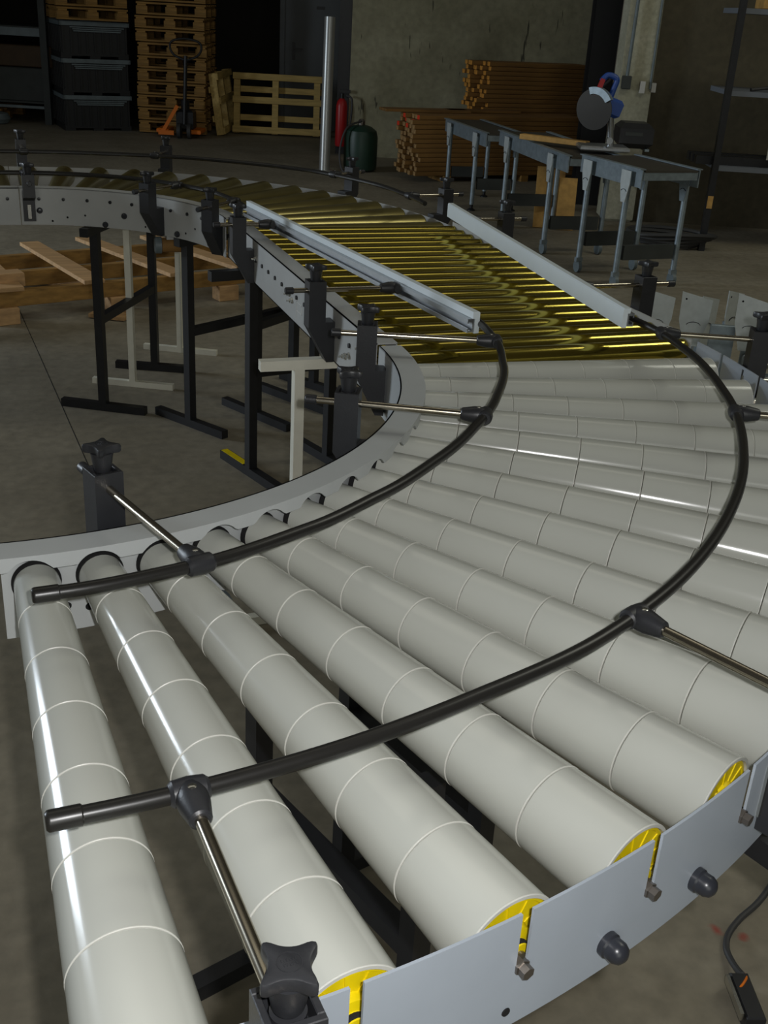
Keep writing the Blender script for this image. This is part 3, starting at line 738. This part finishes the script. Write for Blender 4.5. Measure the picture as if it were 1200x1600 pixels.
# ================================================================== pallets
def pallet_proto(label, L=.8, W=1.1, m=M_wood2, cat='pallet', name='wooden_pallet'):
    root = thing(name, label, cat)
    bm = MB().box((0, 0, 0), (L, .10, .020), bev=.002).mesh('deck_board', m, smooth=False)
    st_ = MB().box((0, 0, 0), (.10, W, .020), bev=.002).mesh('cross_board', m, smooth=False)
    bl = MB().box((0, 0, 0), (.13, .11, .068), bev=.003).mesh('block', m, smooth=False)
    for y in lin(-W/2+.05, W/2-.05, 6): link_mesh('deck_board', bm, root, (0, y, .132))
    for x in (-L/2+.065, 0, L/2-.065):
        link_mesh('cross_board', st_, root, (x, 0, .111))
        for y in (-W/2+.055, 0, W/2-.055): link_mesh('block', bl, root, (x, y, .0665))
    for y in (-W/2+.05, 0, W/2-.05): link_mesh('bottom_board', bm, root, (0, y, .0215))
    return root
ORD = ['lowest', 'second', 'third', 'fourth', 'fifth', 'sixth', 'seventh', 'eighth', 'ninth', 'tenth', 'eleventh', 'twelfth', 'thirteenth']
pp = pallet_proto('lowest wooden pallet in the tall stack behind the orange pallet truck')
PH = .1435
for k in range(12):
    o = pp if k == 0 else dup(pp)
    o.location = bg(-2.83+rnd.uniform(-.012, .012), 14.45+rnd.uniform(-.02, .02), .002+k*PH); o.rotation_euler = (0, 0, AZ+.05+rnd.uniform(-.015, .015))
    o['label'] = f'{ORD[k]} wooden pallet from the floor in the tall stack behind the pallet truck'; o['group'] = 'pallets in the tall stack'
# black plastic pallet boxes with grey rims, pallets on top
def crate():
    root = thing('pallet_box', 'x', 'crate')
    L, W, h = .80, .95, .40
    b = MB()
    b.box((0, 0, .20), (L-.05, W-.05, .34))
    for x in lin(-L/2+.04, L/2-.04, 9): b.box((x, -W/2+.022, .20), (.016, .02, .28))
    for y in lin(-W/2+.05, W/2-.05, 9): b.box((-L/2+.022, y, .20), (.02, .016, .28))
    b.build('wall', M_crate, root, False, smooth=False)
    for x in (-L/2+.07, 0, L/2-.07): MB().box((x, 0, .03), (.12, W-.06, .06)).build('skid', M_crate, root, False, smooth=False)
    MB().box((0, -W/2+.012, .374), (L, .024, .045)).box((0, W/2-.012, .374), (L, .024, .045)).box((-L/2+.012, 0, .374), (.024, W, .045)).box((L/2-.012, 0, .374), (.024, W, .045)).build('rim', M_rim, root, False, smooth=False)
    for q, (wd, z) in enumerate(((.62, .335), (.56, .315), (.54, .295))):
        MB().box((.03, -W/2+.006, z), (wd, .014, .013)).build('rib', M_rim, root, False, smooth=False)
    return root
cp = crate()
for k in range(3):
    o = cp if k == 0 else dup(cp)
    o.location = bg(-3.87, 14.2, 0); o.rotation_euler = (0, 0, AZ+.46)
    if k == 0: o.location.z = 0.0
    else: o.location.z = k*.398
    o['label'] = ['bottom', 'middle', 'top'][k]+' black plastic pallet box with grey rim left of the tall pallet stack'; o['group'] = 'plastic pallet boxes'
for k in range(4):
    o = dup(pp); o.location = bg(-3.89+rnd.uniform(-.015, .015), 14.2, 3*.398+.003+k*PH); o.rotation_euler = (0, 0, AZ+.44)
    o['label'] = f'{ORD[k]} of the wooden pallets lying on top of the black plastic boxes'; o['group'] = 'pallets on the plastic boxes'
# leaning pallets
lp = thing('wooden_pallet', 'pale slatted wooden pallet leaning upright against the rear wall', 'pallet', bg(-1.61, 14.42, 0), AZ+.06)
T = Matrix.Rotation(-.14, 4, 'X')
def lpart(name, c, d): 
    me = MB().box(c, d, bev=.003); me.v = [tuple(T@Vector(v)) for v in me.v]; me.build(name, M_wood3, lp, False, smooth=False)
for z in (.055, .40, .67): lpart('deck_board', (0, -.055, z), (1.1, .022, .075))
for x in (-.5, -.03, .48): lpart('stringer', (x, 0, .36), (.075, .085, .70))
for z in (.2, .53): lpart('back_board', (0, .055, z), (1.1, .022, .07))
o = dup(lp, bg(-2.25, 14.55, 0), AZ+pi/2, 'second leaning wooden pallet seen edge on beside the pale leaning pallet')
# pallet truck
jk = thing('pallet_truck', 'orange forked hand pallet truck with black loop handle before the pallet stack', 'pallet truck', bg(-2.60, 13.55, 0), AZ)
MB().tube([(0, 0, .16), (.01, .02, .5), (.02, .05, .9)], .022, 12).build('steering_rod', M_blackpaint, jk, False)
lo = [(.02, .05, .85), (-.11, .06, .9), (-.16, .06, .98), (-.13, .06, 1.05), (.02, .06, 1.08), (.17, .06, 1.05), (.2, .06, .98), (.15, .06, .9), (.02, .05, .85)]
MB().tube(smooth_pts(lo, 5), .013, 10).build('loop_handle', M_blackpaint, jk, False)
MB().box((0, .12, .2), (.2, .2, .22), bev=.02).cyl((0, .08, .1), (0, .08, .42), .05).build('pump_housing', M_blackpaint, jk, False)
for x in (-.24, .14): MB().bar((x-.02, .0, .075), (x-.02, .33, .075), .14, .05, bev=.01).build('fork', M_orange, jk, False, smooth=False)
MB().bar((-.08, .02, .36), (-.26, .0, .06), .05, .04).bar((-.30, -.02, .06), (-.12, -.02, .06), .03, .05).build('side_plate', M_orange, jk, False, smooth=False)
for x in (-.06, .06): MB().cyl((x-.02, 0, .085), (x+.02, 0, .085), .085, n=20).build('wheel', M_cable, jk, False)

# rack on the far left with loads
rk = thing('storage_rack', 'dark storage rack with grey beams at the far left edge', 'rack', bg(-5.3, 14.6, 0), AZ)
for x in (-1.4, .93):
    for y in (-.45, .45): MB().box((x, y, 1.1), (.08, .07, 2.2)).build('upright', M_greyboard, rk, False, smooth=False)
for z in (.22, 1.06, 1.9):
    for y in (-.45, .45): MB().box((-.22, y, z-.03), (2.25, .045, .09 if z > .5 else .03)).build('beam', M_rim, rk, False, smooth=False)
    MB().box((-.22, 0, z+.02), (2.2, .86, .02)).build('shelf_board', M_greyboard, rk, False, smooth=False)
tag(MB().box(bg(-5.4, 14.55, .76), (2.2, .7, .24), RB, .01).build('panel_pack', M_brown, smooth=False), 'pack of brown panels lying below the upper rack beam at far left', 'panels')
tag(MB().box(bg(-5.4, 14.55, .44), (2.0, .72, .38), RB, .01).build('sheet_stack', M_greyboard, smooth=False), 'dark grey stack of sheets on the lower rack shelf at far left', 'sheets')
o = dup(pp, bg(-5.35, 14.5, .002), AZ, 'single wooden pallet on the floor under the rack at far left'); o['group'] = 'pallet under the rack'
sk = MB(); sk.lathe([(.02, 0), (.14, .01), (.17, .06), (.14, .12), (.05, .14)], bg(-4.95, 13.95, 0), (0, 0, 1), 18)
tag(sk.build('sack', M_rim), 'small pale sack on the floor at the far left edge', 'sack')

# pole, tank, extinguisher
po = thing('steel_pole', 'tall light grey steel tube standing free behind the far curve', 'pole', bg(-.81, 11.55, 0))
pa0 = bg(-.81, 11.55, .006); pa1 = bg(-.81, 11.7, 1.42)
MB().lathe([(.088, 0), (.088, .012), (.06, .014)], bg(-.81, 11.55, 0), (0, 0, 1), 24).build('foot_plate', M_pole, po)
MB().lathe([(.053, 0), (.053, (pa1-pa0).length), (.047, (pa1-pa0).length), (.047, (pa1-pa0).length-.1)], pa0, pa1-pa0, 28).build('tube', M_pole, po)
tk = thing('green_gas_bottle', 'squat dark green cylinder standing right of the steel pole', 'gas bottle', bg(-.46, 11.75, 0))
MB().lathe([(.13, 0), (.165, .02), (.17, .06), (.17, .33), (.155, .39), (.10, .43), (.04, .445)], bg(-.46, 11.75, 0), (0, 0, 1), 32).build('bottle_body', M_green, tk)
MB().lathe([(.035, .44), (.035, .48), (.02, .50)], bg(-.46, 11.75, 0), (0, 0, 1), 16).build('valve', M_darksteel, tk)
MB().tube(smooth_pts([bg(-.46, 11.72, .48), bg(-.60, 11.6, .42), bg(-.66, 11.55, .2), bg(-.62, 11.5, .02), bg(-.5, 11.45, .012)]), .01, 8).build('hose', M_cable, tk)
ex = thing('fire_extinguisher', 'red fire extinguisher hung beside the dark steel stanchion', 'extinguisher', bg(-.73, 12.86, .1))
MB().lathe([(.055, 0), (.062, .02), (.062, .42), (.05, .47), (.025, .50)], bg(-.73, 12.86, .10), (0, 0, 1), 24).build('cylinder', M_redpaint, ex)
MB().lathe([(.022, .5), (.022, .55)], bg(-.73, 12.86, .1), (0, 0, 1), 14).box(bg(-.70, 12.85, .675), (.12, .03, .03), RB).build('valve_handle', M_blackpaint, ex)
MB().tube(smooth_pts([bg(-.68, 12.84, .63), bg(-.62, 12.8, .6), bg(-.62, 12.78, .42), bg(-.645, 12.79, .25)]), .012, 8).build('hose', M_cable, ex)

# ================================================================== timber stacks
bat = {}
def batten(kind, L):
    key = (kind, L)
    if key not in bat:
        b = MB().box((L/2, 0, 0), (L, .052, .040), bev=.003)
        b.m = [0]*len(b.m)
        # end faces get their own finish
        for k, f in enumerate(b.f):
            if all(abs(b.v[i][0]) < .004 for i in f): b.m[k] = 1
        bat[key] = b.mesh('timber_batten', [M_lumber, {'y': M_lumend, 'p': M_lumend2, 'r': M_red}[kind]], smooth=False)
    return bat[key]
ROWS = ['first', 'second', 'third', 'fourth', 'fifth', 'sixth', 'seventh', 'eighth', 'ninth', 'tenth', '11th', '12th', '13th', '14th', '15th', '16th', '17th', '18th', '19th', '20th', '21st', '22nd', '23rd', '24th']
def timber_stack(u, v, rows, z0, L, kinds, label, group, rot=0.0, jit=.12, du=.056, dz=.0432, slope=0):
    for iz, n in enumerate(rows):
        for iy in range(n):
            kd = kinds(iz, iy); me = batten(kd, L)
            ju = rnd.uniform(-jit, jit)*(1 if iy < 3 else .5)
            o = bpy.data.objects.new('timber_batten', me); COL.objects.link(o)
            o.location = bg(u+ju*cos(rot)+slope*iy, v+ju*sin(rot)+iy*du, z0+.021+iz*dz)+Vector((0, 0, 0)); o.rotation_euler = (0, 0, AZ+rot)
            tag(o, f"{'red tipped' if kd == 'r' else label[0]} batten, {ROWS[len(rows)-1-iz]} row from the top, {ROWS[iy]} from the front, {label[1]}", 'timber', group)
# bearers under the stacks
timber_stack(.10, 11.15, [6]*13, .06, 1.9, lambda z, y: 'r' if (z >= 10 and (z+y) % 3 == 0) else 'p',
             ('pale ended', 'lower timber stack'), 'battens in the lower stack', jit=.07, slope=-.035, rot=.45)
timber_stack(.72, 11.95, [5]*24, .06, 1.35, lambda z, y: 'y',
             ('yellow ended', 'tall timber stack'), 'battens in the tall stack', jit=.09, slope=-.035, rot=.45)
for v0, u0, nm in ((11.42, .35, 'front'), (12.2, .85, 'rear')):
    for q in range(2):
        bo = MB().box(bg(u0+q*.8, v0+q*.38, .03), (.08, .34, .06), Matrix.Rotation(AZ+.45, 3, 'Z'))
        tag(bo.build('timber_bearer', M_wood2, smooth=False), ('left' if q == 0 else 'right')+' bearer block under the '+('lower front' if nm == 'front' else 'tall rear')+' timber stack', 'timber')
for q, (u0, v0, z0, L, wd) in enumerate(((-.28, 11.55, .636, .9, .2), (.35, 11.85, .636, .8, .16))):
    tag(MB().box(bg(u0+L/2, v0, z0), (L, wd, .024), Matrix.Rotation(AZ+(.43 if q else .38), 3, 'Z')).build('loose_board', M_lumber, smooth=False), ('wide loose board on the left of the lower timber stack', 'loose board lying flat between the two timber stacks')[q], 'board')

# ================================================================== galvanised tables
def legset(root, P, zt, side, z_foot=.0, caster=False, plate=True, fw=.05, lean=0):
    """round leg with tapered flare plate at the top; side = horizontal direction of the plate's face width"""
    s_ = Vector(side).normalized(); n = Vector((s_.y, -s_.x, 0))
    q = MB().cyl(P+Vector((0, 0, .05 if not caster else .10)), P+Vector((0, 0, zt-.03)), .019, n=14).build('leg', M_galv, root)
    fl_ = MB()
    poly = [(-fw, zt), (fw, zt), (fw, zt-.075), (fw*.42, zt-.19), (-fw*.42, zt-.19), (-fw, zt-.075)]
    fl_.prism(poly, .018, .023, lambda p, t: P+s_*p[0]+n*t+Vector((0, 0, p[1])))
    fp = fl_.build('flare_plate', M_galv2 if plate else M_galv, root, smooth=False)
    ar = MB(); 
    for k in range(6):
        a = pi*(.15+.7*k/6); a2 = pi*(.15+.7*(k+1)/6); rr = fw*.62
        c0 = zt-.135
        ar.bar(P+s_*rr*cos(a)+n*.0235+Vector((0, 0, c0+rr*sin(a)*.8)), P+s_*rr*cos(a2)+n*.0235+Vector((0, 0, c0+rr*sin(a2)*.8)), .002, .006, up=n)
    ar.build('arched_slot', M_hole, fp, smooth=False)
    if caster:
        MB().cyl(P+Vector((-.012, 0, .04)), P+Vector((.012, 0, .04)), .04, n=18).build('caster_wheel', M_rim, root)
        MB().box(P+Vector((0, 0, .085)), (.045, .03, .03)).build('caster_fork', M_galv, root, smooth=False)
    else:
        MB().lathe([(.035, 0), (.035, .008), (.014, .02), (.014, .055)], P, (0, 0, 1), 16).build('foot', M_blackpaint, root)
def table(label, p0, p1, wdt, zt, casters=False):
    """p0,p1: front edge corners in uv (p1 nearer the camera)"""
    A = bg(*p0); B2 = bg(*p1); x = (B2-A).normalized(); y = Vector((-x.y, x.x, 0))
    if y.dot(UU) < 0: y = -y
    L = (B2-A).length
    root = thing('roller_table', label, 'table', (A+B2)/2+y*wdt/2)
    Z = Vector((0, 0, zt))
    for k, off in enumerate((0.0, wdt)):
        MB().bar(A+y*off+Z-Vector((0, 0, .055)), B2+y*off+Z-Vector((0, 0, .055)), .008, .11).bar(A+y*off+Z, B2+y*off+Z, .04, .006).build('side_rail', M_galv, root, smooth=False)
    MB().bar(A+y*(wdt/2)+Z-Vector((0, 0, .012)), B2+y*(wdt/2)+Z-Vector((0, 0, .012)), wdt-.03, .012).build('table_top', M_belt, root, smooth=False)
    for e in (.02, L-.02):
        MB().bar(A+x*e+y*.01+Z-Vector((0, 0, .04)), A+x*e+y*(wdt-.01)+Z-Vector((0, 0, .04)), .035, .05).build('end_bar', M_galv, root, smooth=False)
    for e in (.18*L, .82*L):
        for off in (-.012, wdt+.012):
            legset(root, A+x*e+y*off, zt-.02, x, caster=casters, plate=(off < 0))
        MB().bar(A+x*e+y*.02+Vector((0, 0, .22)), A+x*e+y*(wdt-.02)+Vector((0, 0, .22)), .03, .09).build('cross_member', M_greyboard, root, smooth=False)
    return root
table('galvanised roller table furthest back, next to the timber stacks', (.35, 10.6), (.655, 9.5), .34, .655)
table('galvanised roller table in the middle carrying the saw and a wood offcut', (.74, 9.22), (1.10, 7.75), .40, .71, True)
table('galvanised roller table nearest, with bright flared leg plates', (1.16, 7.58), (1.44, 6.95), .42, .745, True)
tag(MB().box(bg(1.06, 8.35, .746), (.52, .07, .036), Matrix.Rotation(AZ-.55, 3, 'Z'), .003).build('wood_offcut', M_osb, smooth=False), 'pale wooden offcut lying on the middle galvanised table', 'offcut')
# mitre saw on the middle table
sw = thing('mitre_saw', 'blue mitre saw with round blade on the middle galvanised table', 'saw', bg(1.34, 8.1, .72), AZ)
MB().box((.03, 0, .02), (.34, .24, .035), bev=.01).build('saw_base', M_alu, sw, False, smooth=False)
MB().lathe([(.012, -.004), (.135, -.002), (.135, .002), (.012, .004)], (-.07, -.05, .27), (.75, 1, .1), 40).build('blade', M_blade, sw, False)
bgd = MB(); Rg = Matrix.Rotation(-.64, 3, 'Z')
bgd.prism([(.145*cos(a), .145*sin(a)) for a in lin(R_(30), R_(110), 14)]+[(.10*cos(a), .10*sin(a)) for a in lin(R_(110), R_(30), 14)], -.02, .02, lambda p, t: Vector((-.07, -.05, .27))+Rg@Vector((p[0], t, p[1])))
bgd.build('blade_guard', M_galv, sw, False, smooth=False)
MB().box((.05, -.03, .29), (.13, .12, .12), Matrix.Rotation(.3, 3, 'Y'), .02).cyl((.02, .03, .27), (.08, .15, .29), .05).build('motor_housing', M_blue, sw, False)
MB().tube(smooth_pts([(.03, -.03, .34), (.05, -.03, .41), (.06, -.03, .47), (0, -.03, .49), (-.04, -.03, .45)]), .02, 10).build('grip', M_blue, sw, False)
MB().box((-.05, -.04, .41), (.03, .03, .12), Matrix.Rotation(.3, 3, 'Y')).build('trigger', M_redpaint, sw, False, smooth=False)
MB().cyl((.08, -.01, .03), (.05, -.03, .25), .024).cyl((.05, -.10, .08), (.05, -.14, .08), .022).build('pivot_arm', M_alu, sw, False)
vac = thing('black_motor_unit', 'black box motor unit sitting behind the blue saw', 'motor', bg(1.62, 8.35, .715), AZ)
MB().box((0, 0, .10), (.24, .26, .17), bev=.035).build('housing', M_blackpaint, vac, False)
MB().box((-.02, -.132, .115), (.12, .004, .022)).build('label_plate', M_greyboard, vac, False, smooth=False)
MB().box((-.09, 0, .008), (.03, .22, .016)).box((.09, 0, .008), (.03, .22, .016)).build('skid', M_galv, vac, False, smooth=False)
# boards standing behind the tables
for q, (u, v, wd, h, m_) in enumerate(((1.10, 9.05, .09, .47, M_osb), (1.30, 9.0, .14, .40, M_osb), (1.21, 9.15, .16, .44, M_wood2))):
    t_ = MB().box((0, 0, h/2), (wd, .022, h), bev=.002)
    Tm = Matrix.Translation(bg(u, v, 0.0)) @ Matrix.Rotation(AZ, 4, 'Z') @ Matrix.Rotation(-.16, 4, 'X')
    t_.v = [tuple(Tm@Vector(p)) for p in t_.v]
    zmin = min(p[2] for p in t_.v); t_.v = [(p[0], p[1], p[2]-zmin+.001) for p in t_.v]
    tag(t_.build('leaning_board', m_, smooth=False), ('narrow yellow board standing behind the middle table legs', 'wide yellow board standing behind the nearest table', 'darker board standing between the two yellow boards')[q], 'board')
# conduit and boxes on the pillar
cd_ = thing('conduit', 'white conduit pipes with small boxes on the concrete pillar', 'conduit', bg(1.78, 9.5, 1.13))
MB().cyl(bg(1.735, 9.535, 1.14), bg(1.76, 9.535, 3.4), .014).cyl(bg(1.935, 9.56, 1.06), bg(1.935, 9.56, 3.4), .010).build('pipe', M_rim, cd_)
MB().box(bg(1.735, 9.54, 1.10), (.07, .05, .1), RB, .005).build('junction_box', M_greyboard, cd_, smooth=False)
MB().box(bg(1.87, 9.55, 1.07), (.04, .03, .09), RB).box(bg(1.96, 9.6, 1.07), (.05, .06, .07), RB).build('switch_box', M_lens, cd_, smooth=False)
MB().tube(smooth_pts([bg(1.95, 9.6, 1.04), bg(1.93, 9.6, .8), bg(1.90, 9.58, .5), bg(1.87, 9.5, .05)]), .008, 8).build('cable', M_cable, cd_)
MB().tube(smooth_pts([bg(1.66, 10.3, 1.0), bg(1.72, 9.9, 1.2), bg(1.74, 9.8, 1.7), bg(1.73, 9.8, 2.2)]), .014, 8).build('cable', M_cable, cd_)
# shelving on the right
sh = thing('shelf_rack', 'dark steel shelf rack with pale shelves at the upper right', 'rack', bg(2.9, 8.8, 0), AZ)
for x, y in ((-.62, -.3), (.75, -.3)): MB().box((x, y, 1.0), (.045, .045, 2.0)).build('upright', M_blackpaint, sh, False, smooth=False)
for z in (.60, 1.12, 1.66): MB().box((.08, 0, z), (1.36, .58, .035)).build('shelf', M_shelf, sh, False, smooth=False)
MB().box((-.62, -.326, .36), (.04, .004, .09)).build('sticker', M_osb, sh, False, smooth=False)
for q in range(4):
    p = [( -.45+.24*q, -.26, 1.1375+.012), (-.3+.24*q, -.2, 1.165), (-.2+.24*q, -.1, 1.1375+.012)]
    tag(MB().tube([Vector(sh.location)+RB@Vector(v) for v in smooth_pts(p)], .012, 8).build('hose_piece', M_cable), ['first', 'second', 'third', 'fourth'][q]+' dark hose piece from the left on the middle right shelf', 'hose')
tag(MB().box(Vector(sh.location)+RB@Vector((-.36, -.1, 1.6775+.06)), (.18, .22, .12), RB, .006).build('cardboard_box', M_osb, smooth=False), 'small cardboard box on the top right shelf', 'box')
for q in range(3):
    tag(MB().box(Vector(sh.location)+RB@Vector((-.0, -.2+.12*q, .6175+.03)), (1.5, .06, .06), RB).build('dark_profile', M_blackpaint, smooth=False), ['front', 'middle', 'rear'][q]+' dark profile lying on the low right shelf', 'profile')
tag(MB().box(Vector(sh.location)+RB@Vector((-.20, -.27, .6175+.11)), (.10, .01, .1), RB).build('paper_sheet', M_lens, smooth=False), 'white paper sheet at the right edge of the low shelf', 'paper')
# cable heap at the wall foot
co = MB()
for q in range(5):
    r0 = .16+.025*q; pts = [bg(2.05+r0*1.3*cos(a)+.03*sin(3*a+q), 8.55+r0*.6*sin(a), .03+.02*q+.012*sin(2*a+q)) for a in lin(0, 2*pi, 30)]
    co.tube(pts, .015, 7)
tag(co.build('cable_coil', M_cable), 'heap of coiled dark cable at the foot of the right wall', 'cable')
# ---- upright galvanised leg frames behind the near curve
def legframe(label, p, ang, ztop, m1, sp=.34):
    root = thing('leg_frame', label, 'leg frame', bg(*p), AZ+ang)
    for k, x in enumerate((0, sp)):
        MB().box((x, 0, (ztop-.13)/2), (.034, .03, ztop-.13)).build('leg', M_galv, root, False, smooth=False)
        pl_ = MB().prism([(-.065, ztop+.02), (.065, ztop-.01), (.062, ztop-.10), (.03, ztop-.21), (-.03, ztop-.21), (-.062, ztop-.10)], -.022, -.017, lambda q, t: Vector((x+q[0], t, q[1]))).build('flare_plate', m1, root, False, smooth=False)
        a_ = MB()
        for j in range(6):
            a = pi*(.12+.76*j/6); a2 = pi*(.12+.76*(j+1)/6)
            a_.bar((x+.032*cos(a), -.0226, ztop-.125+.02*sin(a)), (x+.032*cos(a2), -.0226, ztop-.125+.02*sin(a2)), .002, .005, up=(0, 1, 0))
        a_.cyl((x, -.0225, ztop-.165), (x, -.0235, ztop-.165), .005).cyl((x-.045, -.0225, ztop-.01), (x-.045, -.0235, ztop-.01), .004)
        a_.build('slot_mark', M_hole, pl_, False, smooth=False)
    MB().box((sp/2, .0, .25), (sp, .028, .06)).build('cross_member', M_galv, root, False, smooth=False)
    MB().box((sp/2, .0, .02), (sp+.08, .05, .04)).build('foot_bar', M_galv, root, False, smooth=False)
    return root
legframe('left galvanised leg frame with arched slot plates behind the near curve', (1.10, 4.62), -.05, .53, M_galv2, .155)
legframe('second galvanised leg frame standing sideways behind the grey steel plate', (1.33, 4.72), .75, .50, M_galv2, .2)
legframe('right galvanised leg frame with tall post at the right edge behind the near curve', (1.43, 4.40), -.25, .58, M_galv2, .16)
tag(MB().box(bg(1.345, 4.47, .225), (.10, .02, .45), Matrix.Rotation(AZ-.1, 3, 'Z'), .003).build('steel_plate', M_galv, smooth=False), 'plain grey steel plate standing between the galvanised leg frames', 'plate')
for q in range(4):
    c0 = bg(1.38, 3.95+.10*q, .20+.055*q)
    tag(MB().lathe([(.02, 0), (.025, .004), (.025, .50), (.02, .504)], c0, UU, 18).build('steel_tube', M_bolt), ['lowest', 'second', 'third', 'topmost'][q]+' shiny steel tube in the tilted bundle at the right edge', 'tube', 'steel tubes at the right edge')
rackb = MB()
for x in (.05, .42):
    rackb.bar(bg(1.38+x, 3.85, 0.09), bg(1.38+x, 4.35, .36), .03, .03).bar(bg(1.38+x, 4.33, 0), bg(1.38+x, 4.33, .36), .03, .03).bar(bg(1.38+x, 3.87, 0), bg(1.38+x, 3.87, .10), .03, .03)
tag(rackb.build('tube_rest', M_blackpaint, smooth=False), 'low black sloping rest under the shiny steel tubes', 'rest')
